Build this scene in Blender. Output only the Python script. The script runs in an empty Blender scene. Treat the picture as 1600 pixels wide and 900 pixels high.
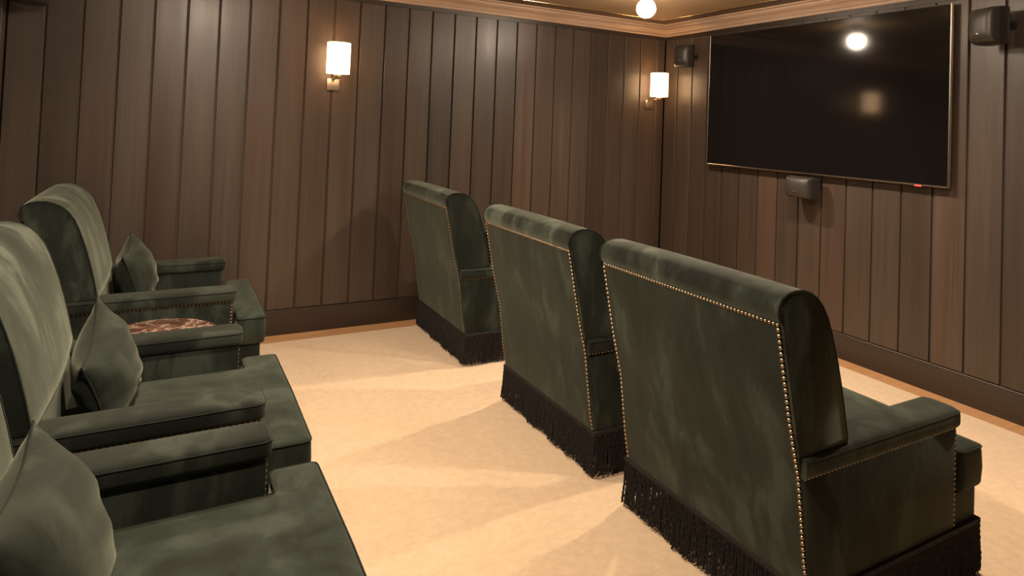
import bpy, bmesh, math, random
from mathutils import Vector, Matrix
random.seed(7)
PI = math.pi

# ------------------------------------------------------------------ camera
sc = bpy.context.scene
COL = sc.collection
cam_d = bpy.data.cameras.new('camera'); cam = bpy.data.objects.new('camera', cam_d); COL.objects.link(cam)
sc.camera = cam
YAW, PIT, ROL, FOC = 1.0778, .0276, .0396, 991.18
fw = Vector((math.cos(PIT)*math.cos(YAW), math.cos(PIT)*math.sin(YAW), math.sin(PIT)))
rt = Vector((math.sin(YAW), -math.cos(YAW), 0)); up = rt.cross(fw)
R = rt*math.cos(ROL)+up*math.sin(ROL); U = -rt*math.sin(ROL)+up*math.cos(ROL)
m = Matrix((R, U, -fw)).transposed().to_4x4(); m.translation = Vector((-4.121, -4.6256, 1.5177))
cam.matrix_world = m
cam_d.sensor_fit = 'HORIZONTAL'; cam_d.sensor_width = 36; cam_d.lens = FOC*36/1600
cam_d.shift_x = 0; cam_d.shift_y = -283.534/1600
cam_d.clip_start = .02; cam_d.clip_end = 50

# ------------------------------------------------------------------ world and exposure
w = bpy.data.worlds.new('world'); sc.world = w; w.use_nodes = True
w.node_tree.nodes['Background'].inputs[0].default_value = (1, .8, .6, 1)
w.node_tree.nodes['Background'].inputs[1].default_value = 0.0
sc.view_settings.view_transform = 'Standard'; sc.view_settings.look = 'None'
sc.view_settings.gamma = 1; sc.view_settings.use_curve_mapping = False
sc.view_settings.exposure = 0.0

LAMP_POWER = 2.0          # scales the glow of every ceiling lamp globe
SPOT_POWER = 72.0         # the downward beam of each ceiling lamp, watts
LAMP_COLOR = (1.0, .82, .63)
SCONCE_COLOR = (1.0, .60, .30)
# ceiling spotlights: (x, y, strength).  The first one is in view.
LAMPS = [(-1.24, -1.18, 75), (-1.24, -2.24, 60), (-1.24, -3.30, 60),
         (-3.90, -1.18, 60), (-3.90, -2.24, 75), (-3.90, -3.30, 75)]

# ------------------------------------------------------------------ helpers
def link(name, me, mat=None, parent=None):
    o = bpy.data.objects.new(name, me); COL.objects.link(o)
    if mat is not None and me is not None and len(me.materials) == 0: me.materials.append(mat)
    if parent is not None: o.parent = parent
    return o
def finish(bm, smooth=True, angle=35):
    bmesh.ops.recalc_face_normals(bm, faces=bm.faces[:])
    me = bpy.data.meshes.new('mesh'); bm.to_mesh(me); bm.free()
    if smooth:
        for p in me.polygons: p.use_smooth = True
        me.set_sharp_from_angle(angle=math.radians(angle))
    return me
def obj(name, bm, mat, parent=None, smooth=True, angle=35):
    return link(name, finish(bm, smooth, angle), mat, parent)
def empty(name, loc=(0, 0, 0), rz=0):
    o = bpy.data.objects.new(name, None); COL.objects.link(o)
    o.empty_display_size = .1; o.location = loc; o.rotation_euler = (0, 0, rz); return o
def tag(o, label=None, cat=None, group=None, kind=None):
    if label: o['label'] = label
    if cat: o['category'] = cat
    if group: o['group'] = group
    if kind: o['kind'] = kind
    return o
def copy_tree(o, parent=None):
    c = o.copy(); COL.objects.link(c)
    if parent is not None: c.parent = parent
    for ch in list(o.children): copy_tree(ch, c)
    return c
def box(bm, x0, x1, y0, y1, z0, z1, bev=0, seg=2):
    t = bmesh.new()
    bmesh.ops.create_cube(t, size=1)
    for v in t.verts:
        v.co = Vector(((x0+x1)/2+v.co.x*(x1-x0), (y0+y1)/2+v.co.y*(y1-y0), (z0+z1)/2+v.co.z*(z1-z0)))
    if bev: bmesh.ops.bevel(t, geom=t.edges[:], offset=bev, segments=seg, profile=.5, affect='EDGES')
    merge(bm, t); return bm
def merge(bm, t, mat=None):
    me = bpy.data.meshes.new('tmp'); t.to_mesh(me); t.free()
    if mat is not None: me.transform(mat)
    bm.from_mesh(me); bpy.data.meshes.remove(me)
def prism_xz(bm, pts, y0, y1, bev=0, seg=3, caps_only=False):
    """polygon in x,z extruded along y; bev rounds the edges"""
    t = bmesh.new()
    a = [t.verts.new((x, y0, z)) for x, z in pts]; b = [t.verts.new((x, y1, z)) for x, z in pts]
    n = len(pts)
    fa = t.faces.new(a); fb = t.faces.new(b[::-1])
    for i in range(n): t.faces.new((a[i], a[(i+1) % n], b[(i+1) % n], b[i]))
    bmesh.ops.recalc_face_normals(t, faces=t.faces[:])
    if bev:
        if caps_only: ed = list(set(fa.edges[:]+fb.edges[:]))
        else: ed = t.edges[:]
        bmesh.ops.bevel(t, geom=ed, offset=bev, segments=seg, profile=.5, affect='EDGES')
    merge(bm, t)
def prism_xy(bm, pts, z0, z1, bev=0, seg=3):
    t = bmesh.new()
    a = [t.verts.new((x, y, z0)) for x, y in pts]; b = [t.verts.new((x, y, z1)) for x, y in pts]
    n = len(pts); t.faces.new(a); t.faces.new(b[::-1])
    for i in range(n): t.faces.new((a[i], a[(i+1) % n], b[(i+1) % n], b[i]))
    bmesh.ops.recalc_face_normals(t, faces=t.faces[:])
    if bev: bmesh.ops.bevel(t, geom=t.edges[:], offset=bev, segments=seg, profile=.5, affect='EDGES')
    merge(bm, t)
def tube(bm, pts, r, n=6, closed=False, caps=True):
    pts = [Vector(p) for p in pts]; rings = []; N = len(pts); ref = None
    for i, p in enumerate(pts):
        if closed: d = pts[(i+1) % N]-pts[i-1]
        else: d = pts[min(i+1, N-1)]-pts[max(i-1, 0)]
        d.normalize()
        if ref is None:
            ref = Vector((0, 0, 1)) if abs(d.z) < .9 else Vector((1, 0, 0))
        s = d.cross(ref)
        if s.length < 1e-4: s = d.cross(Vector((.3, .7, .2)))
        s.normalize(); u = s.cross(d).normalized(); ref = u
        rr = r[i] if isinstance(r, (list, tuple)) else r
        rings.append([bm.verts.new(p+(s*math.cos(2*PI*k/n)+u*math.sin(2*PI*k/n))*rr) for k in range(n)])
    for i in range(N if closed else N-1):
        a, b = rings[i], rings[(i+1) % N]
        for k in range(n): bm.faces.new((a[k], a[(k+1) % n], b[(k+1) % n], b[k]))
    if caps and not closed: bm.faces.new(rings[0][::-1]); bm.faces.new(rings[-1])
def lathe(bm, prof, n=32, c=(0, 0, 0), closed=False):
    rings = []
    for r, z in prof:
        if r < 1e-6: rings.append([bm.verts.new((c[0], c[1], c[2]+z))])
        else: rings.append([bm.verts.new((c[0]+r*math.cos(2*PI*k/n), c[1]+r*math.sin(2*PI*k/n), c[2]+z)) for k in range(n)])
    L = len(rings)
    for i in range(L if closed else L-1):
        a, b = rings[i], rings[(i+1) % L]
        for k in range(n):
            k2 = (k+1) % n
            if len(a) == 1 and len(b) == 1: continue
            if len(a) == 1: bm.faces.new((a[0], b[k], b[k2]))
            elif len(b) == 1: bm.faces.new((a[k], a[k2], b[0]))
            else: bm.faces.new((a[k], a[k2], b[k2], b[k]))

# ------------------------------------------------------------------ materials
class MT:
    def __init__(s, name):
        s.m = bpy.data.materials.new(name); s.m.use_nodes = True; s.nt = s.m.node_tree
        s.b = s.nt.nodes['Principled BSDF']
    def n(s, t, **kw):
        nd = s.nt.nodes.new(t)
        for k, v in kw.items(): setattr(nd, k, v)
        return nd
    def l(s, a, b): s.nt.links.new(a, b)
    def set(s, **kw):
        for k, v in kw.items(): s.b.inputs[k.replace('_', ' ')].default_value = v
    def math(s, op, a, b=None, c=None, clamp=False):
        nd = s.n('ShaderNodeMath', operation=op, use_clamp=clamp)
        for i, v in enumerate((a, b, c)):
            if v is None: continue
            if isinstance(v, (int, float)): nd.inputs[i].default_value = v
            else: s.l(v, nd.inputs[i])
        return nd.outputs[0]
    def noise(s, vec, scale, detail=4, rough=.5, dist=0):
        nd = s.n('ShaderNodeTexNoise'); nd.inputs['Scale'].default_value = scale
        nd.inputs['Detail'].default_value = detail; nd.inputs['Roughness'].default_value = rough
        nd.inputs['Distortion'].default_value = dist
        if vec is not None: s.l(vec, nd.inputs['Vector'])
        return nd.outputs['Fac']
    def ramp(s, fac, stops, interp='LINEAR'):
        nd = s.n('ShaderNodeValToRGB'); nd.color_ramp.interpolation = interp
        e = nd.color_ramp.elements
        while len(e) > 1: e.remove(e[-1])
        e[0].position = stops[0][0]; e[0].color = tuple(stops[0][1])+(1,)
        for p, c in stops[1:]:
            x = e.new(p); x.color = tuple(c)+(1,)
        s.l(fac, nd.inputs[0]); return nd.outputs[0]
    def mix(s, f, a, b, mode='MIX'):
        nd = s.n('ShaderNodeMix', data_type='RGBA', blend_type=mode)
        if isinstance(f, (int, float)): nd.inputs[0].default_value = f
        else: s.l(f, nd.inputs[0])
        for i, v in ((6, a), (7, b)):
            if isinstance(v, tuple): nd.inputs[i].default_value = tuple(v)+(1,)
            else: s.l(v, nd.inputs[i])
        return nd.outputs[2]
    def coords(s, scale=(1, 1, 1), rnd=True, kind='Object', rot=(0, 0, 0)):
        tc = s.n('ShaderNodeTexCoord'); mp = s.n('ShaderNodeMapping')
        mp.inputs['Scale'].default_value = scale; mp.inputs['Rotation'].default_value = rot
        v = tc.outputs[kind]
        if rnd:
            oi = s.n('ShaderNodeObjectInfo'); mu = s.n('ShaderNodeVectorMath', operation='SCALE')
            cb = s.n('ShaderNodeCombineXYZ')
            for i in range(3): s.l(oi.outputs['Random'], cb.inputs[i])
            s.l(cb.outputs[0], mu.inputs[0]); mu.inputs['Scale'].default_value = 37.0
            ad = s.n('ShaderNodeVectorMath', operation='ADD'); s.l(v, ad.inputs[0]); s.l(mu.outputs[0], ad.inputs[1]); v = ad.outputs[0]
        s.l(v, mp.inputs['Vector']); return mp.outputs[0]
    def bump(s, h, strength, dist=.002, prev=None):
        nd = s.n('ShaderNodeBump'); nd.inputs['Strength'].default_value = strength; nd.inputs['Distance'].default_value = dist
        s.l(h, nd.inputs['Height'])
        if prev is not None: s.l(prev, nd.inputs['Normal'])
        s.l(nd.outputs[0], s.b.inputs['Normal']); return nd.outputs[0]

def mat_plank(name, horizontal=False):
    t = MT(name)
    sc_ = (.6, .6, 60) if horizontal == 'z' else None
    # vertical grain: stretched along z
    v = t.coords((70, 70, 1.2)) if not horizontal else t.coords((1.5, 1.5, 60))
    g1 = t.noise(v, 1.0, 5, .6, .6)
    v2 = t.coords((14, 14, .5)) if not horizontal else t.coords((.6, .6, 14))
    g2 = t.noise(v2, 1.0, 3, .5, .3)
    oi = t.n('ShaderNodeObjectInfo')
    tone = t.ramp(oi.outputs['Random'], [(0, (.041, .0285, .021)), (.25, (.063, .043, .031)), (.42, (.058, .0435, .0335)),
                                         (.6, (.075, .047, .033)), (.8, (.051, .0345, .025)), (1, (.069, .051, .039))])
    if horizontal: tone = t.ramp(oi.outputs['Random'], [(0, (.031, .021, .0155)), (1, (.035, .024, .0175))])
    gr = t.ramp(g1, [(.25, (.78, .77, .76)), (.5, (1, 1, 1)), (.75, (1.2, 1.2, 1.18))])
    c = t.mix(1.0, tone, gr, 'MULTIPLY')
    gg = t.ramp(g2, [(.3, (.86, .85, .84)), (.7, (1.12, 1.12, 1.11))])
    c = t.mix(.8, c, gg, 'MULTIPLY')
    t.l(c, t.b.inputs['Base Color'])
    ro = t.math('MULTIPLY_ADD', g2, .22, .30); t.l(ro, t.b.inputs['Roughness'])
    t.set(Specular_IOR_Level=.55, Coat_Weight=.12, Coat_Roughness=.28)
    t.bump(g1, .35, .0012)
    return t.m
M = {}
M['plank'] = mat_plank('dark_stained_plank')
M['rail'] = mat_plank('dark_stained_rail', True)

def mat_backing():
    t = MT('dark_joint_backing'); v = t.coords((30, 30, 2), rnd=False)
    c = t.ramp(t.noise(v, 1), [(.3, (.040, .029, .021)), (.7, (.060, .044, .032))]); t.l(c, t.b.inputs['Base Color']); t.set(Roughness=.8)
    return t.m
M['backing'] = mat_backing()

def mat_oak():
    t = MT('honey_oak'); v = t.coords((3, 45, 45), rnd=False); g = t.noise(v, 1, 5, .6, .5)
    c = t.ramp(g, [(.25, (.42, .215, .095)), (.55, (.50, .27, .125)), (.8, (.56, .32, .16))]); t.l(c, t.b.inputs['Base Color'])
    t.set(Roughness=.42); t.bump(g, .15, .001); return t.m
M['oak'] = mat_oak()

def mat_cornice():
    t = MT('tan_painted_cornice'); v = t.coords((2, 2, 30), rnd=False); g = t.noise(v, 2, 3)
    c = t.ramp(g, [(.3, (.44, .295, .20)), (.7, (.50, .345, .24))]); t.l(c, t.b.inputs['Base Color']); t.set(Roughness=.5)
    return t.m
M['cornice'] = mat_cornice()

def mat_grass(name, a, b, sc_):
    t = MT(name); v = t.coords(sc_, rnd=False); g = t.noise(v, 1, 4, .6)
    c = t.ramp(g, [(.3, a), (.7, b)]); t.l(c, t.b.inputs['Base Color']); t.set(Roughness=.55, Metallic=.15)
    wv = t.n('ShaderNodeTexWave', bands_direction='Y'); wv.inputs['Scale'].default_value = 35; wv.inputs['Distortion'].default_value = .6
    t.l(t.coords((1, 1, 1), rnd=False), wv.inputs['Vector'])
    t.bump(wv.outputs['Fac'], .4, .002); return t.m
M['ceil_panel'] = mat_grass('woven_gold_ceiling_panel', (.33, .22, .12), (.44, .31, .18), (6, 160, 6))
M['ceil_border'] = mat_grass('brown_ceiling_border', (.13, .085, .05), (.18, .12, .07), (60, 60, 6))

def mat_metal(name, col, rough=.3, metallic=1.0):
    t = MT(name); v = t.coords((40, 40, 40)); g = t.noise(v, 3, 3)
    t.l(t.math('MULTIPLY_ADD', g, .15, rough-.07), t.b.inputs['Roughness']); t.set(Base_Color=tuple(col)+(1,), Metallic=metallic)
    return t.m
M['brass'] = mat_metal('antique_brass', (.42, .31, .20), .36)
M['bronze'] = mat_metal('brushed_bronze', (.36, .30, .25), .42)
M['silver'] = mat_metal('silver_trim', (.75, .68, .58), .22)
M['gold_trim'] = mat_metal('gold_trim', (.85, .62, .36), .25)

def mat_carpet():
    t = MT('cream_carpet'); v = t.coords((1, 1, 1), rnd=False)
    big = t.noise(v, 1.6, 3, .5); mid = t.noise(v, 28, 4, .6); fine = t.noise(v, 420, 2, .6)
    vr = t.coords((12, 160, 12), rnd=False, rot=(0, 0, .0)); rib = t.noise(vr, 1.0, 3, .6)
    c = t.ramp(fine, [(.25, (.69, .505, .33)), (.5, (.78, .585, .395)), (.8, (.83, .645, .45))])
    c2 = t.ramp(mid, [(.3, (.93, .92, .90)), (.7, (1.05, 1.05, 1.05))]); c = t.mix(1, c, c2, 'MULTIPLY')
    c3 = t.ramp(big, [(.3, (.95, .94, .92)), (.7, (1.04, 1.04, 1.04))]); c = t.mix(1, c, c3, 'MULTIPLY')
    c4 = t.ramp(rib, [(.3, (.96, .95, .94)), (.7, (1.03, 1.03, 1.03))]); c = t.mix(1, c, c4, 'MULTIPLY')
    t.l(c, t.b.inputs['Base Color']); t.set(Roughness=.95, Specular_IOR_Level=.15, Sheen_Weight=.2, Sheen_Roughness=.6)
    h = t.math('ADD', t.math('MULTIPLY', fine, .7), t.math('MULTIPLY', rib, .6)); t.bump(h, .6, .004); return t.m
M['carpet'] = mat_carpet()

def mat_suede(name, dark, mid, light, contrast=1.0, sheen=.5):
    t = MT(name)
    v = t.coords((1, 1, 1)); vs = t.coords((9, 9, 3.2)); vd = t.coords((3.0, 3.0, 1.3), rot=(.35, .2, 0))
    a = t.noise(vd, 1.45, 5, .6, .6); b = t.noise(vs, 1.0, 4, .6, .3); f = t.noise(v, 240, 3, .7)
    mixv = t.math('ADD', t.math('MULTIPLY', a, .62), t.math('MULTIPLY', b, .38))
    k = .088/contrast
    c = t.ramp(mixv, [(.5-k*1.25, dark), (.5-k*.15, mid), (.5+k*.15, mid), (.5+k*1.25, light)])
    c2 = t.ramp(f, [(.3, (.88, .88, .88)), (.7, (1.12, 1.12, 1.12))]); c = t.mix(1, c, c2, 'MULTIPLY')
    # light scuffs
    s1 = t.noise(t.coords((5, 5, 30), rot=(.5, .3, .2)), 1.2, 5, .65, 1.5)
    sf = t.ramp(s1, [(.64, (0, 0, 0)), (.74, (1, 1, 1))]); sm = t.math('MULTIPLY', sf, .28)
    c = t.mix(sm, c, light)
    t.l(c, t.b.inputs['Base Color'])
    t.set(Roughness=.85, Specular_IOR_Level=.2, Sheen_Weight=sheen, Sheen_Roughness=.45, Sheen_Tint=(.75, .80, .62, 1))
    h = t.math('ADD', t.math('MULTIPLY', f, .35), t.math('MULTIPLY', b, 1.0)); t.bump(h, .35, .004)
    return t.m
M['suede'] = mat_suede('green_suede', (0.0055, 0.0075, 0.0049), (0.0109, 0.0145, 0.0102), (0.0292, 0.0374, 0.0276), 1.35, .18)
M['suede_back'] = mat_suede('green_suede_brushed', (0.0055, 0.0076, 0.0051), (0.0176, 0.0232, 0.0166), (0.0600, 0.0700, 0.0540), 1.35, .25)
M['welt'] = mat_suede('green_suede_welt', (0.0051, 0.0072, 0.0047), (0.0081, 0.0111, 0.0076), (0.0146, 0.0196, 0.0142), 1.0, .12)

def mat_cord():
    t = MT('dark_cord'); v = t.coords((1, 1, 1)); g = t.noise(v, 160, 3)
    c = t.ramp(g, [(.3, (.008, .007, .0075)), (.7, (.024, .020, .019))]); t.l(c, t.b.inputs['Base Color'])
    t.set(Roughness=.75, Specular_IOR_Level=.25); return t.m
M['cord'] = mat_cord()

def mat_marble():
    t = MT('brown_veined_marble'); v = t.coords((1, 1, 1), rnd=False)
    n1 = t.noise(v, 9, 6, .65, 2.0)
    ad = t.n('ShaderNodeTexVoronoi', feature='DISTANCE_TO_EDGE'); ad.inputs['Scale'].default_value = 9
    mp = t.mix(.35, v, t.n('ShaderNodeTexNoise').outputs['Color']); t.l(mp, ad.inputs['Vector'])
    vein = t.ramp(ad.outputs['Distance'], [(0, (1, 1, 1)), (.05, (.4, .4, .4)), (.11, (0, 0, 0))])
    base = t.ramp(n1, [(.3, (.06, .028, .018)), (.5, (.16, .075, .05)), (.62, (.25, .13, .09)), (.7, (.62, .44, .34))])
    c = t.mix(t.math('MULTIPLY', vein, .75), base, (.72, .52, .42))
    t.l(c, t.b.inputs['Base Color']); t.set(Roughness=.12, Coat_Weight=.4); return t.m
M['marble'] = mat_marble()

def mat_plain(name, col, rough, spec=.5, noise_amt=.1, metallic=0, coat=0):
    t = MT(name); v = t.coords((1, 1, 1)); g = t.noise(v, 60, 3)
    a = tuple(x*(1-noise_amt) for x in col); b = tuple(x*(1+noise_amt) for x in col)
    c = t.ramp(g, [(.3, a), (.7, b)]); t.l(c, t.b.inputs['Base Color']); t.set(Roughness=rough, Specular_IOR_Level=spec, Metallic=metallic, Coat_Weight=coat)
    return t.m
M['screen'] = mat_plain('black_screen_glass', (.006, .005, .005), .09, .4, .05)
M['black_plastic'] = mat_plain('black_plastic', (.012, .011, .010), .4)
M['speaker'] = mat_plain('dark_grey_speaker_shell', (.030, .026, .024), .34, .5)
M['grille'] = mat_plain('dark_speaker_grille', (.036, .031, .028), .42, .5)

def mat_emit(name, col, strength, base=(.9, .85, .75)):
    t = MT(name); t.set(Base_Color=base+(1,), Roughness=.6)
    tc = t.n('ShaderNodeTexCoord'); g = t.noise(tc.outputs['Object'], 30, 2)
    e = t.ramp(g, [(.3, tuple(x*.97 for x in col)), (.7, col)])
    t.l(e, t.b.inputs['Emission Color']); t.b.inputs['Emission Strength'].default_value = strength
    return t.m
M['shade'] = mat_emit('glowing_sconce_shade', SCONCE_COLOR, 9.0)
M['red_light'] = mat_emit('red_standby_light', (1, .05, .04), 1.0, (.5, .05, .04))

# ------------------------------------------------------------------ structure
H = 2.40; ZC = 2.50; XB = -4.985; YR = -5.30; PW = .1876; GAP = .0115
TK = .013  # plank thickness (proud of the backing)
floor = obj('floor', box(bmesh.new(), XB-.1, .1, YR-.1, .1, -.06, 0), M['oak'], smooth=False); tag(floor, kind='structure')

def make_plank_mesh(wd, h, axis):
    """board lying in its wall's own plane: width along axis, thickness inward, eased long edges"""
    bm = bmesh.new(); c = .003
    prof = [(-wd/2, 0), (wd/2, 0), (wd/2, TK-c), (wd/2-c, TK), (-wd/2+c, TK), (-wd/2, TK-c)]
    lo = [bm.verts.new((p[0], p[1], 0)) for p in prof]; hi = [bm.verts.new((p[0], p[1], h)) for p in prof]
    n = len(prof); bm.faces.new(lo[::-1]); bm.faces.new(hi)
    for i in range(n): bm.faces.new((lo[i], lo[(i+1) % n], hi[(i+1) % n], hi[i]))
    return finish(bm, False)
Z0, Z1 = .178, 2.366
def wall(name, origin, direction, inward, length, first, label=None):
    """origin at the corner; boards run along direction; the face of the boards lies on the wall plane"""
    d = Vector(direction); q = Vector(inward)
    # backing slab as the wall mesh
    bm = bmesh.new(); o = Vector(origin)
    a = o - d*.0; b = o + d*length
    t0 = -q*.10; t1 = -q*TK
    vs = []
    for z in (0, ZC+.05):
        for p in (a+t0, b+t0, b+t1, a+t1): vs.append(bm.verts.new((p.x, p.y, z)))
    bm.faces.new(vs[:4]); bm.faces.new(vs[4:][::-1])
    for i in range(4): bm.faces.new((vs[i], vs[(i+1) % 4], vs[4+(i+1) % 4], vs[4+i]))
    wl = obj(name, bm, M['backing'], smooth=False); tag(wl, kind='structure')
    # base vectors for planks
    ang = math.atan2(d.y, d.x)
    flip = d.x*q.y - d.y*q.x   # >0 when inward is to the left of direction
    s = 0; cuts = [0.0]; x = first
    while x < length-.03: cuts.append(x); x += PW
    cuts.append(length)
    cache = {}
    for i in range(len(cuts)-1):
        u0, u1 = cuts[i], cuts[i+1]
        wd = (u1-u0) - GAP
        key = round(wd, 4)
        if key not in cache: cache[key] = make_plank_mesh(wd, Z1-Z0, 0)
        pl = link('plank', cache[key], M['plank'], wl)
        c = o + d*((u0+u1)/2) - q*TK
        pl.location = (c.x, c.y, Z0)
        pl.rotation_euler = (0, 0, ang if flip > 0 else ang+PI)
    return wl
wl_left = wall('wall_left', (0, 0, 0), (-1, 0, 0), (0, -1, 0), -XB, .1103)
wl_front = wall('wall_front', (0, 0, 0), (0, -1, 0), (-1, 0, 0), -YR, .1746)
wl_back = wall('wall_back', (XB, 0, 0), (0, -1, 0), (1, 0, 0), -YR, .12)
wl_right = wall('wall_right', (0, YR, 0), (-1, 0, 0), (0, 1, 0), -XB, .11)

def rail_box(d0, d1, wallname, z0, z1, proud, bev):
    pass
def strip(name, a, b, q, z0, z1, proud, bev, mat, kindparent=None):
    """straight moulding from a to b, standing 'proud' of the wall plane along q"""
    a = Vector(a); b = Vector(b); q = Vector(q); L = (b-a).length; d = (b-a).normalized()
    bm = bmesh.new(); t = bmesh.new()
    prof = [(-TK, z0), (proud, z0), (proud, z1-bev), (proud-bev, z1), (-TK, z1)]
    A = [t.verts.new((a.x+q.x*p, a.y+q.y*p, z)) for p, z in prof]; B = [t.verts.new((b.x+q.x*p, b.y+q.y*p, z)) for p, z in prof]
    n = len(prof); t.faces.new(A); t.faces.new(B[::-1])
    for i in range(n): t.faces.new((A[i], A[(i+1) % n], B[(i+1) % n], B[i]))
    merge(bm, t)
    o = obj(name, bm, mat, smooth=False); tag(o, kind='structure'); return o
sides = [('left', (XB, 0, 0), (0, 0, 0), (0, -1, 0)), ('front', (0, 0, 0), (0, YR, 0), (-1, 0, 0)),
         ('back', (XB, 0, 0), (XB, YR, 0), (1, 0, 0)), ('right', (XB, YR, 0), (0, YR, 0), (0, 1, 0))]
for nm, a, b, q in sides:
    strip('baseboard_'+nm, a, b, q, 0, .171, .003, .003, M['rail'])
for i, (nm, a, b, q) in enumerate(sides):
    strip('trim_%d' % (i+1), a, b, q, 2.368, H+.05, .001, .002, M['rail'])

# cornice: mitred ring with a stepped profile (projection from wall, height)
def cornice():
    prof = [(0, 2.400), (.012, 2.400), (.018, 2.406), (.018, 2.416), (.012, 2.418), (.012, 2.423), (.024, 2.424), (.029, 2.434), (.040, 2.447),
            (.055, 2.456), (.064, 2.459), (.060, 2.461), (.060, 2.466), (.072, 2.467), (.077, 2.472), (.079, 2.480), (.073, 2.482), (.073, 2.487),
            (.088, 2.488), (.096, 2.492), (.100, 2.502), (0, 2.502)]
    bm = bmesh.new(); rings = []
    for p, z in prof:
        rings.append([bm.verts.new(c) for c in ((0-p, 0-p, z), (0-p, YR+p, z), (XB+p, YR+p, z), (XB+p, 0-p, z))])
    n = len(prof)
    for i in range(n):
        a, b = rings[i], rings[(i+1) % n]
        for k in range(4): bm.faces.new((a[k], a[(k+1) % 4], b[(k+1) % 4], b[k]))
    o = obj('trim_5', bm, M['cornice'], smooth=False); tag(o, kind='structure')
cornice()
ceil = obj('ceiling', box(bmesh.new(), XB-.1, .1, YR-.1, .1, ZC+.001, ZC+.08), M['ceil_border'], smooth=False); tag(ceil, kind='structure')
ins = .30
pn = obj('ceiling_panel', box(bmesh.new(), XB+ins, -ins, YR+ins, -ins, ZC-.006, ZC+.002), M['ceil_panel'], ceil, smooth=False)
bm = bmesh.new()
zz = ZC-.006
tube(bm, [(-ins, -ins, zz), (-ins, YR+ins, zz), (XB+ins, YR+ins, zz), (XB+ins, -ins, zz)], .0045, 8, closed=True)
obj('panel_bead', bm, M['gold_trim'], ceil)

# carpet laid inside a bare oak border
bd = .165
carpet = obj('carpet', box(bmesh.new(), XB+bd, -.15, YR+bd, -bd, 0, .008, .003, 2), M['carpet'], smooth=True)
tag(carpet, 'cream wall-to-wall carpet with a narrow bare wood border around it', 'carpet')
CZ = .008

# ------------------------------------------------------------------ armchair
def rear_x(z):
    pts = [(0, 0), (.20, 0), (.30, -.020), (.54, -.053), (.71, -.098), (1.0, -.160), (1.1, -.18)]
    for (z0, x0), (z1, x1) in zip(pts, pts[1:]):
        if z <= z1: return x0+(x1-x0)*(z-z0)/(z1-z0)
    return pts[-1][1]
HW = .415
def smooth_poly(pts, it=2):
    for _ in range(it):
        q = []
        for i in range(len(pts)):
            a, b = pts[i], pts[(i+1) % len(pts)]
            q += [(a[0]*.75+b[0]*.25, a[1]*.75+b[1]*.25), (a[0]*.25+b[0]*.75, a[1]*.25+b[1]*.75)]
        pts = q
    return pts
# curve of the back from the rear nail line, over the roll, down the front
ROLL = [(-.154, .985), (-.166, .998), (-.174, 1.018), (-.172, 1.040), (-.160, 1.060), (-.138, 1.073), (-.108, 1.079), (-.072, 1.078), (-.038, 1.068),
        (-.008, 1.050), (.018, 1.024), (.040, .990), (.058, .950), (.076, .900), (.094, .845), (.112, .780), (.128, .715), (.141, .655), (.148, .622), (.146, .610)]
def back_mesh():
    """upholstered back: cross sections along y, bulging slightly in the middle"""
    bm = bmesh.new()
    loop = [(rear_x(.606), .606), (rear_x(.70), .70), (rear_x(.80), .80), (rear_x(.90), .90)]+ROLL
    cx = sum(p[0] for p in loop)/len(loop); cz = .85
    secs = []
    ys = [(-HW, .955), (-HW+.003, .975), (-HW+.010, .992), (-HW+.022, 1.0)]
    N = 14
    mids = [(-HW+.022+(2*HW-.044)*k/N, 1.0) for k in range(1, N)]
    ys = ys+mids+[(-y, s) for y, s in ys[::-1]]
    for y, s in ys:
        ring = []
        crown = (1-(y/HW)**2)
        for i, (x, z) in enumerate(loop):
            # shrink towards the end caps only for the front and roll
            nx = cx+(x-cx); nz = z
            if s < 1:
                if z > .62: nx = x-(x-cx)*(1-s)*.9; nz = z-(z-cz)*(1-s)*.35
            if i >= 12: nx += .016*crown*min(1, (1.06-z)*4 if z < 1.06 else 0)
            if i in range(6, 14): nz += .004*crown
            ring.append(bm.verts.new((nx, y, nz)))
        secs.append(ring)
    n = len(loop)
    for a, b in zip(secs, secs[1:]):
        for k in range(n): bm.faces.new((a[k], a[(k+1) % n], b[(k+1) % n], b[k]))
    bm.faces.new(secs[0][::-1]); bm.faces.new(secs[-1])
    return bm
def offset_poly(P, t):
    """mitred inward offset of a counter-clockwise outline"""
    out = []; n = len(P)
    for i in range(n):
        a, b, c = Vector(P[i-1]), Vector(P[i]), Vector(P[(i+1) % n])
        d1 = (b-a).normalized(); d2 = (c-b).normalized(); n1 = Vector((-d1.y, d1.x)); n2 = Vector((-d2.y, d2.x))
        mm = (n1+n2); k = mm.length_squared/2
        q = b+mm*(t/max(k, .3)); out.append((q.x, q.y))
    return out
def arc_outline(P, r):
    out = []; n = len(P)
    for i in range(n):
        a, b, c = Vector(P[i-1]), Vector(P[i]), Vector(P[(i+1) % n])
        p = b+(a-b).normalized()*r; q = b+(c-b).normalized()*r
        for k in range(4):
            f = k/3; v = p*(1-f)**2+b*2*f*(1-f)+q*f*f; out.append((v.x, v.y))
    return out
def nail(bm, p, nrm, r=.0062):
    nrm = Vector(nrm).normalized(); s = nrm.orthogonal().normalized(); u = nrm.cross(s); p = Vector(p)
    base = [bm.verts.new(p+(s*math.cos(k*PI/3)+u*math.sin(k*PI/3))*r) for k in range(6)]
    mid = [bm.verts.new(p+nrm*r*.45+(s*math.cos(k*PI/3)+u*math.sin(k*PI/3))*r*.72) for k in range(6)]
    top = bm.verts.new(p+nrm*r*.68)
    for k in range(6):
        bm.faces.new((base[k], base[(k+1) % 6], mid[(k+1) % 6], mid[k])); bm.faces.new((mid[k], mid[(k+1) % 6], top))
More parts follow.
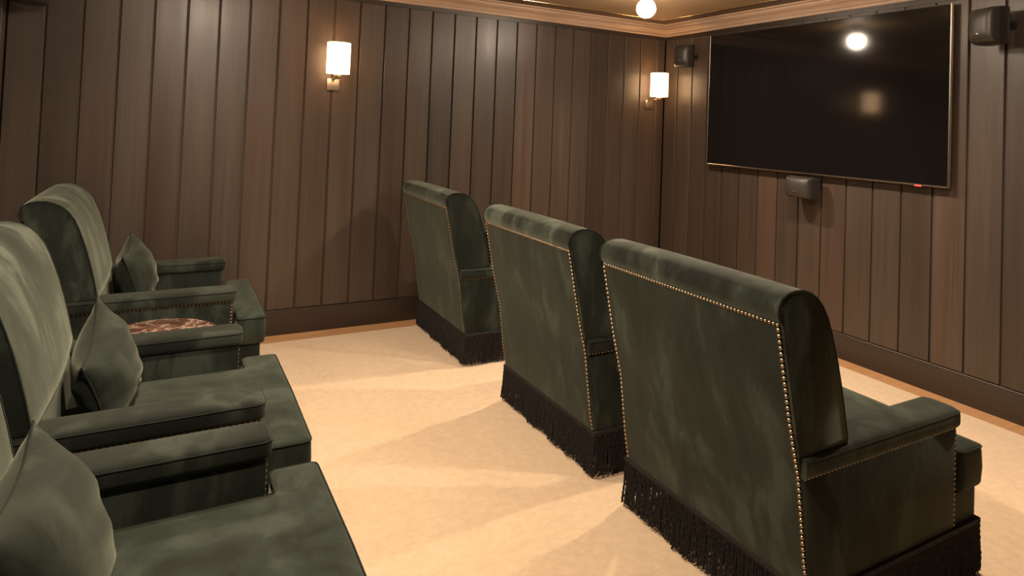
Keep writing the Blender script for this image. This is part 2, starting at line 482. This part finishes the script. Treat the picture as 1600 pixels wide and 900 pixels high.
def fringe_mesh():
    bm = bmesh.new(); rnd = random.Random(3)
    x0, x1, hy = -.006, .888, HW+.006
    per = [((x0, -hy), (x0, hy), (-1, 0)), ((x0, hy), (x1, hy), (0, 1)), ((x1, hy), (x1, -hy), (1, 0)), ((x1, -hy), (x0, -hy), (0, -1))]
    for a, b, nm in per:
        L = math.dist(a, b); n = int(L/.0100); nx, ny = nm
        wave = rnd.random()*6
        for i in range(2*n):
            row = i % 2
            if row and rnd.random() < .35: continue
            f = (i//2+.5+.5*row)/n; px = a[0]+(b[0]-a[0])*f-nx*.007*row; py = a[1]+(b[1]-a[1])*f-ny*.007*row
            ln = .170+.008*math.sin(f*19+wave)*rnd.random()+rnd.uniform(-.016, .008)
            flare = rnd.uniform(.0, .006)+.005+.004*math.sin(f*31+wave)
            side = rnd.uniform(-.0028, .0028)+.002*math.sin(f*23+wave)
            tx, ty = (b[0]-a[0])/L, (b[1]-a[1])/L
            ph = rnd.random()*6
            pts1 = []; pts2 = []; K = 9
            for k in range(K+1):
                g = k/K; z = .196-ln*g
                ox = flare*g**1.3; so = side*g+.0012*math.sin(g*9+ph)
                bx = px+nx*ox+tx*so; by = py+ny*ox+ty*so
                tw = ph+g*22; rr = .0024
                pts1.append((bx+tx*rr*math.cos(tw)+nx*rr*math.sin(tw), by+ty*rr*math.cos(tw)+ny*rr*math.sin(tw), z))
                pts2.append((bx-tx*rr*math.cos(tw)-nx*rr*math.sin(tw), by-ty*rr*math.cos(tw)-ny*rr*math.sin(tw), z))
            tube(bm, pts1, .0031, 4, caps=True); tube(bm, pts2, .0031, 4, caps=True)
    return bm
def make_chair():
    r = empty('armchair')
    # upright core under the back, inside the arms
    bm = bmesh.new()
    prism_xz(bm, [(rear_x(.2), .19), (rear_x(.3), .30), (rear_x(.42), .42), (rear_x(.54), .54), (rear_x(.61), .612), (.150, .612), (.175, .44), (.175, .19)], -HW+.004, HW-.004)
    obj('lower_back', bm, M['suede'], r)
    # outer back panel, framed by nails
    bm = bmesh.new(); zs = [.205, .25, .30, .42, .54, .62, .71, .80, .90, .988]
    ys = [-.404+.808*k/10 for k in range(11)]
    def off(y, z): return -.0045-.004*(1-(y/.404)**2)*(1-((z-.6)/.4)**2)
    g = [[bm.verts.new((rear_x(z)+off(y, z), y, z)) for y in ys] for z in zs]
    g2 = [[bm.verts.new((rear_x(z)+.004, y, z)) for y in ys] for z in zs]
    for i in range(len(zs)-1):
        for j in range(len(ys)-1): bm.faces.new((g[i][j], g[i][j+1], g[i+1][j+1], g[i+1][j]))
    for i in range(len(zs)-1):
        bm.faces.new((g[i][0], g[i+1][0], g2[i+1][0], g2[i][0])); bm.faces.new((g[i][-1], g[i+1][-1], g2[i+1][-1], g2[i][-1]))
    for j in range(len(ys)-1):
        bm.faces.new((g[0][j], g[0][j+1], g2[0][j+1], g2[0][j])); bm.faces.new((g[-1][j], g[-1][j+1], g2[-1][j+1], g2[-1][j]))
    obj('outer_back_panel', bm, M['suede'], r)
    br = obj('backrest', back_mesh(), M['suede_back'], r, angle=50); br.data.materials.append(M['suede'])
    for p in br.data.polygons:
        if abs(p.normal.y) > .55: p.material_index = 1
    # welts around both end panels of the back
    for s in (-1, 1):
        bm = bmesh.new()
        tube(bm, [(x*.985, s*(HW-.002), z-.002) for x, z in ROLL[1:]], .0036, 6)
        obj('welt', bm, M['welt'], r)
    # arms
    for s in (-1, 1):
        bm = bmesh.new(); y0, y1 = sorted((s*.305, s*HW))
        prism_xz(bm, [(rear_x(.2)+.001, .19), (rear_x(.3)+.001, .30), (rear_x(.54)+.001, .552), (.735, .552), (.740, .545), (.740, .19)], y0, y1, .004, 2)
        obj('arm_panel', bm, M['suede'], r)
        bm = bmesh.new(); y0, y1 = sorted((s*.296, s*(HW+.014)))
        ar = []; x0, x1 = rear_x(.57)+.004, .756
        # arm pad: rounded front corners in plan, soft top edges, slight crown
        cor = .026; outl = [(x0, y0), (x1-cor, y0)]
        outl += [(x1-cor+cor*math.sin(a), y0+cor-cor*math.cos(a)) for a in (PI/6, PI/3, PI/2)]
        outl += [(x1-cor+cor*math.cos(a), y1-cor+cor*math.sin(a)) for a in (0.0001, PI/6, PI/3)]
        outl += [(x1-cor, y1), (x0, y1)]
        cxm, cym = (x0+x1)/2, (y0+y1)/2
        rings = []
        for ins_, z in ((.006, .546), (.001, .553), (0, .562), (0, .585), (.003, .596), (.009, .603), (.018, .607), (.034, .609)):
            ring = []
            for x, y in outl:
                sx = 1 if x > cxm else -1; sy = 1 if y > cym else -1
                ring.append(bm.verts.new((x-(ins_ if sx > 0 else 0), y-sy*ins_, z)))
            rings.append(ring)
        n = len(outl)
        for a, b in zip(rings, rings[1:]):
            for k in range(n): bm.faces.new((a[k], a[(k+1) % n], b[(k+1) % n], b[k]))
        bm.faces.new(rings[0]); bm.faces.new(rings[-1][::-1])
        pad = obj('arm_pad', bm, M['suede'], r, angle=60)
        bm = bmesh.new()
        pts = [(x-(.0015 if x > cxm else 0), y-(1 if y > cym else -1)*.0015, .594) for x, y in outl]
        tube(bm, pts, .0024, 6)
        obj('seam', bm, M['welt'], pad)
    # seat cushion, T shaped
    bm = bmesh.new(); a, b, c, d, e = .12, .765, .905, .296, HW+.008
    sharp = [(a, -d), (b, -d), (b, -e), (c, -e), (c+.004, 0), (c, e), (b, e), (b, d), (a, d)]
    ring_at = lambda t: arc_outline(offset_poly(sharp, t), max(.006, .024-t))
    outl = ring_at(0)
    lay = [(.016, .312), (.006, .315), (.001, .323), (0, .335), (-.003, .38), (0, .432), (.002, .444), (.007, .451), (.015, .455), (.03, .460), (.05, .464)]
    rings = [[bm.verts.new((x, y, z)) for x, y in ring_at(i_)] for i_, z in lay]
    n = len(outl)
    for p, q in zip(rings, rings[1:]):
        for k in range(n): bm.faces.new((p[k], p[(k+1) % n], q[(k+1) % n], q[k]))
    bm.faces.new(rings[0][::-1]); bm.faces.new(rings[-1])
    cu = obj('seat_cushion', bm, M['suede_seat'], r, angle=50)
    bm = bmesh.new()
    tube(bm, [(x, y, .447) for x, y in ring_at(.001)], .0032, 6, closed=True)
    obj('piping', bm, M['welt'], cu)
    # front rail under the cushion
    bm = bmesh.new(); box(bm, .18, .883, -HW+.006, HW-.006, .185, .313, .008, 2)
    obj('front_rail', bm, M['suede'], r)
    # fringe
    bm = bmesh.new()
    x0, x1, hy = -.006, .888, HW+.006
    box(bm, x0-.003, x1+.003, -hy-.003, hy+.003, .186, .204, .003, 2)
    obj('fringe_braid', bm, M['cord'], r)
    f = obj('fringe', fringe_mesh(), M['cord'], r, smooth=True, angle=80); tag(f, kind='stuff')
    # nail heads
    bm = bmesh.new(); sp = .0172
    for s in (-1, 1):
        z = .215
        while z < .985:
            nail(bm, (rear_x(z)-.005, s*.403, z), (-1, 0, -.15)); z += sp
        x = -.045
        while x < .735: nail(bm, (x, s*(HW+.0005), .5425), (0, s, 0), .0048); x += sp
        for yy in (s*.311, s*.408):
            z = .215
            while z < .54:
                nail(bm, (.7405, yy, z), (1, 0, 0), .0055); z += sp
        z = .215
        while z < .54: nail(bm, (.733, s*(HW+.0005), z), (0, s, 0), .0045); z += sp
    y = -.403
    while y <= .404: nail(bm, (rear_x(.985)-.006, y, .986), (-1, 0, -.3), .0052); y += sp*.8
    nl = obj('nail_trim', bm, M['brass'], r, angle=70); tag(nl, 'rows of small brass nail heads', kind='stuff')
    return r
M['suede_seat'] = mat_suede('green_suede_seat', (0.0073, 0.0109, 0.0074), (0.0150, 0.0210, 0.0150), (0.0314, 0.0420, 0.0314), 1.1, .25)
proto = make_chair()
CH = [(-2.445, -.610, 'green suede armchair of the front row nearest the panelled side wall', 'armchairs of the front row'),
      (-2.445, -1.965, 'middle green suede armchair of the front row, its fringed back to the viewer', 'armchairs of the front row'),
      (-2.445, -3.015, 'nearest front-row armchair, largest, whole green nail-edged back and right arm showing', 'armchairs of the front row'),
      (-4.530, -.640, 'rear-row green armchair in the far left corner beyond the marble table', 'armchairs of the rear row'),
      (-4.562, -2.045, 'middle rear-row green armchair on the near side of the marble table', 'armchairs of the rear row'),
      (-4.575, -3.022, 'nearest rear-row green armchair, seat and arm filling the bottom left', 'armchairs of the rear row')]
chairs = []
for i, (x, y, lab, gr) in enumerate(CH):
    c = proto if i == 0 else copy_tree(proto)
    c.location = (x, y, CZ-.006); tag(c, lab, 'armchair', gr); chairs.append(c)

# ------------------------------------------------------------------ throw pillows
def pillow_mesh(w, h, th, slump, seed):
    """knife-edge square cushion; slump lowers the near top corner"""
    bm = bmesh.new(); N = 22; rnd = random.Random(seed)
    ph = [rnd.random()*6 for _ in range(8)]
    def pt(u, v, s):
        e = 1-.10*(1-v*v)*abs(u)**3; f = 1-.10*(1-u*u)*max(0, v)**3
        t = th/2*((1-abs(u)**2.4)*(1-abs(v)**2.4))**.58
        if v < 0: t = max(t, th/2*.55*(1-abs(u)**6)**.5*(1-abs(v)**14)**.5)      # plump where it sits
        wr = .0045*math.sin(u*4+ph[0]+v*2)*math.sin(v*3+ph[1])+.005*math.sin((u+v*.6)*8+ph[2])*abs(u)+.004*math.sin(v*13+u*3+ph[3])*(1-v)/2
        t = max(0, t+wr*min(1, t*22))
        z = (v+1)/2*h*f
        z += slump*u*(v+1)/2
        return Vector((s*t, u*w/2*e, z))
    for s in (1, -1):
        g = [[bm.verts.new(pt(-1+2*i/N, -1+2*j/N, s)) for j in range(N+1)] for i in range(N+1)]
        for i in range(N):
            for j in range(N): bm.faces.new((g[i][j], g[i+1][j], g[i+1][j+1], g[i][j+1]))
    bmesh.ops.remove_doubles(bm, verts=bm.verts[:], dist=1e-5)
    rim = []
    for i in range(N): rim.append(pt(-1+2*i/N, -1, 1))
    for i in range(N): rim.append(pt(1, -1+2*i/N, 1))
    for i in range(N): rim.append(pt(1-2*i/N, 1, 1))
    for i in range(N): rim.append(pt(-1, 1-2*i/N, 1))
    return bm, rim
def pillow(label, loc, tilt, rz, w, h, th, slump, seed):
    bm, rim = pillow_mesh(w, h, th, slump, seed)
    r = empty('throw_pillow', loc); r.rotation_euler = (0, math.radians(tilt), math.radians(rz))
    obj('cover', bm, M['suede_pillow'], r, angle=70)
    b2 = bmesh.new(); tube(b2, [(0, p.y, p.z) for p in rim], .0030, 6, closed=True); obj('piping', b2, M['welt'], r)
    tag(r, label, 'pillow', 'throw pillows on the armchairs'); return r
M['suede_pillow'] = mat_suede('green_suede_pillow', (0.0070, 0.0100, 0.0066), (0.0139, 0.0190, 0.0135), (0.0314, 0.0401, 0.0304), 1.0, .22)
SEAT = .484
PIL = [('green suede throw pillow on the rear-row armchair in the far left corner', (-4.185, -.63, SEAT), -20, -6, .37, .325, .18, .035, 1),
       ('green suede throw pillow on the rear-row armchair beside the marble table, its near corner slumped', (-4.220, -2.03, SEAT), -22, -8, .39, .295, .185, .070, 2),
       ('large green throw pillow in the bottom left corner on the nearest rear-row armchair', (-4.235, -3.105, SEAT), -22, -4, .42, .350, .20, .012, 3),
       ('green throw pillow half hidden in the front-row armchair by the side wall', (-2.08, -.50, SEAT), -20, 8, .37, .32, .15, .02, 4)]
for a_ in PIL: pillow(*a_)

# ------------------------------------------------------------------ marble side table
tb = empty('side_table', (-4.12, -1.345, CZ)); tag(tb, 'round side table with brown veined marble top between two rear-row armchairs', 'table')
bm = bmesh.new(); lathe(bm, [(0, .470), (.240, .470), (.248, .476), (.250, .486), (.247, .494), (.240, .498), (0, .498)], 64); obj('tabletop', bm, M['marble'], tb)
bm = bmesh.new(); lathe(bm, [(0, .0), (.150, .0), (.152, .006), (.145, .014), (.03, .022), (.020, .04), (.018, .22), (.018, .44), (.030, .455), (.10, .464), (.10, .470), (0, .470)], 32); obj('pedestal', bm, M['bronze'], tb)

# ------------------------------------------------------------------ wall sconces
def sconce():
    r = empty('wall_sconce')
    # local: wall plane y=0, room towards -y
    bm = bmesh.new(); box(bm, -.043, .043, -.014, 0, 1.708, 1.792, .002, 2); obj('back_plate', bm, M['bronze'], r)
    bm = bmesh.new(); box(bm, -.014, .014, -.150, -.010, 1.786, 1.800, .003, 2); lathe(bm, [(0, 0), (.020, 0), (.024, .006), (.024, .022), (.014, .030), (0, .030)], 20, (0, -.145, 1.792)); obj('arm', bm, M['bronze'], r)
    bm = bmesh.new(); R0 = .080
    lathe(bm, [(R0, 1.822), (R0, 2.036), (R0-.003, 2.036), (R0-.003, 1.822)], 48, (0, -.145, 0), closed=True); 
    sh = obj('shade', bm, M['shade'], r)
    bm = bmesh.new(); lathe(bm, [(0, 1.822), (.012, 1.822), (.012, 1.90), (.022, 1.93), (.024, 1.96), (.012, 1.985), (0, 1.99)], 20, (0, -.145, 0)); obj('bulb', bm, M['shade'], r)
    return r
s1 = sconce(); s1.location = (-3.105, 0, 0); tag(s1, 'lit cylindrical wall sconce on the side wall above the aisle, left of the two', 'wall light', 'wall sconces on the panelled side wall')
s2 = copy_tree(s1); s2.location = (-.19, 0, 0); tag(s2, 'lit cylindrical wall sconce close to the room corner by the screen', 'wall light', 'wall sconces on the panelled side wall')

# ------------------------------------------------------------------ ceiling spotlights
def lamp_emit(i, s):
    t = MT('lamp_glass_%d' % i); t.set(Base_Color=(.9, .88, .8, 1), Roughness=.5)
    tc = t.n('ShaderNodeTexCoord'); g = t.noise(tc.outputs['Object'], 20, 2)
    e = t.ramp(g, [(.3, tuple(x*.98 for x in LAMP_COLOR)), (.7, LAMP_COLOR)])
    t.l(e, t.b.inputs['Emission Color']); t.b.inputs['Emission Strength'].default_value = s*LAMP_POWER
    return t.m
hb = bmesh.new(); lathe(hb, [(0, 2.494), (.055, 2.494), (.055, 2.482), (.020, 2.478), (.016, 2.47), (.016, 2.445), (.034, 2.436), (.040, 2.422), (.040, 2.412), (.034, 2.408), (0, 2.408)], 28)
house = finish(hb)
gb = bmesh.new(); bmesh.ops.create_uvsphere(gb, u_segments=20, v_segments=12, radius=.066)
globe = finish(gb)
em_mats = {}
for i, (x, y, s) in enumerate(LAMPS):
    r = empty('ceiling_spotlight', (x, y, 0))
    if i == 0: tag(r, 'bright round ceiling lamp shining near the corner above the side wall', 'ceiling light', 'ceiling lamps')
    else: tag(r, 'round ceiling lamp hanging above the '+['', 'front of the middle front-row armchair', 'front of the nearest front-row armchair', 'knees of the rear-row armchair in the far corner', 'knees of the middle rear-row armchair', 'knees of the nearest rear-row armchair'][i], 'ceiling light', 'ceiling lamps')
    h = link('housing', house, M['bronze'], r)
    if s not in em_mats: em_mats[s] = lamp_emit(len(em_mats), s)
    me = globe if i == 0 else globe.copy()
    if i: me.materials.clear()
    g = link('globe', me, em_mats[s], r); g.location = (0, 0, 2.358)
    ld = bpy.data.lights.new('lamp_beam', 'SPOT'); ld.energy = SPOT_POWER*s/60; ld.color = LAMP_COLOR
    ld.spot_size = math.radians(158); ld.spot_blend = .75; ld.shadow_soft_size = .022
    lo = bpy.data.objects.new('lamp_beam', ld); COL.objects.link(lo); lo.location = (0, 0, 2.270); lo.parent = r

# ------------------------------------------------------------------ television
tvx = -.062
tv = empty('television', (0, -1.587, 0)); tag(tv, 'large flat black television mounted on the panelled front wall', 'television')
W2, ZA, ZB = .9625, 1.240, 2.342
bm = bmesh.new(); box(bm, tvx+.006, -.022, -W2+.004, W2-.004, ZA+.004, ZB-.004, .004, 2); obj('housing', bm, M['black_plastic'], tv)
bm = bmesh.new(); box(bm, tvx-.001, tvx+.010, -W2+.008, W2-.008, ZA+.010, ZB-.008); obj('screen', bm, M['screen'], tv, smooth=False)
bm = bmesh.new()
fr = .009
box(bm, tvx-.003, tvx+.018, -W2, -W2+fr, ZA, ZB, .0015, 1); box(bm, tvx-.003, tvx+.018, W2-fr, W2, ZA, ZB, .0015, 1)
box(bm, tvx-.003, tvx+.018, -W2+fr, W2-fr, ZA, ZA+fr+.001, .0015, 1)
obj('bezel', bm, M['silver'], tv)
bm = bmesh.new(); box(bm, tvx-.003, tvx+.018, -W2+fr, W2-fr, ZB-fr, ZB, .0015, 1); ob = obj('bezel_top', bm, M['black_plastic'], tv)
bm = bmesh.new(); box(bm, tvx-.006, tvx+.004, -W2+.155, -W2+.195, ZA-.006, ZA+.004, .002, 2); obj('power_light', bm, M['red_light'], tv)
bm = bmesh.new(); box(bm, -.026, -.001, -.22, .22, 1.6, 2.0, .004, 1); obj('wall_bracket', bm, M['black_plastic'], tv)

# ------------------------------------------------------------------ small loudspeakers
def rr_ring(bm, x, w, h, r, n=5):
    vs = []
    for cy, cz, a0 in ((w/2-r, h/2-r, 0), (-w/2+r, h/2-r, PI/2), (-w/2+r, -h/2+r, PI), (w/2-r, -h/2+r, 1.5*PI)):
        for k in range(n+1):
            a = a0+PI/2*k/n; vs.append(bm.verts.new((x, cy+r*math.cos(a), cz+r*math.sin(a))))
    return vs
def ring_stack(secs):
    bm = bmesh.new(); rs = [rr_ring(bm, *q) for q in secs]; n = len(rs[0])
    for a, b in zip(rs, rs[1:]):
        for k in range(n): bm.faces.new((a[k], a[(k+1) % n], b[(k+1) % n], b[k]))
    bm.faces.new(rs[0]); bm.faces.new(rs[-1][::-1])
    return bm
def speaker(label, loc, rz, mount, lay=False):
    r = empty('loudspeaker', loc)
    obj('cabinet', ring_stack([(.066, .120, .198, .005), (.063, .126, .205, .006), (.030, .142, .206, .007), (-.012, .156, .204, .010), (-.018, .156, .203, .012)]), M['speaker'], r, angle=40)
    obj('grille', ring_stack([(-.0182, .150, .198, .014), (-.030, .150, .198, .016), (-.046, .146, .191, .020), (-.058, .138, .180, .026), (-.068, .124, .162, .032), (-.076, .100, .136, .036), (-.081, .066, .098, .030), (-.083, .030, .050, .013)]), M['grille'], r, angle=50)
    bm = bmesh.new(); box(bm, -.0885, -.074, -.010, .010, -.0035, .0035, .0015, 2)
    bd_ = obj('badge', bm, M['silver'], r); 
    if lay: bd_.rotation_euler = (PI/2, 0, 0); bd_.location = (0, .0, 0)
    else: bd_.location = (.006, .0, -.048)
    if lay: bd_.location = (.0, -.030, .0)
    q = Matrix.Rotation(rz, 4, 'Z') @ (Matrix.Rotation(PI/2, 4, 'X') if lay else Matrix.Identity(4))
    r.rotation_euler = q.to_euler()
    # bracket from cabinet rear to the wall
    inv = (Matrix.Translation(Vector(loc)) @ q).inverted()
    mp = inv @ Vector(mount['p']); back = Vector((.055, 0, 0))
    bm = bmesh.new(); tube(bm, [back, back.lerp(mp, .35), mp], .010, 10)
    nrm = (inv.to_3x3() @ Vector(mount['n'])).normalized()
    tube(bm, [mp, mp+nrm*.010], .026, 20); tube(bm, [back+Vector((-.01, 0, 0)), back+Vector((.014, 0, 0))], .019, 14)
    obj('bracket', bm, M['black_plastic'], r)
    tag(r, label, 'speaker', 'small wall loudspeakers'); return r
speaker('small dark loudspeaker high on the wall right of the television', (-.150, -2.785, 2.165), math.radians(-20), dict(p=(0, -2.828, 2.178), n=(-1, 0, 0)))
speaker('small dark loudspeaker high in the corner above the lit wall sconce', (-.160, -.425, 2.175), math.radians(18), dict(p=(0, -.402, 2.178), n=(-1, 0, 0)))
speaker('small dark loudspeaker lying sideways under the television', (-.120, -1.605, 1.148), 0, dict(p=(0, -1.660, 1.16), n=(-1, 0, 0)), lay=True)
speaker('dark loudspeaker cut by the top left edge of the picture, in the rear corner', (-4.84, -.22, 2.185), math.radians(180-30), dict(p=(XB, -.20, 2.19), n=(1, 0, 0)))
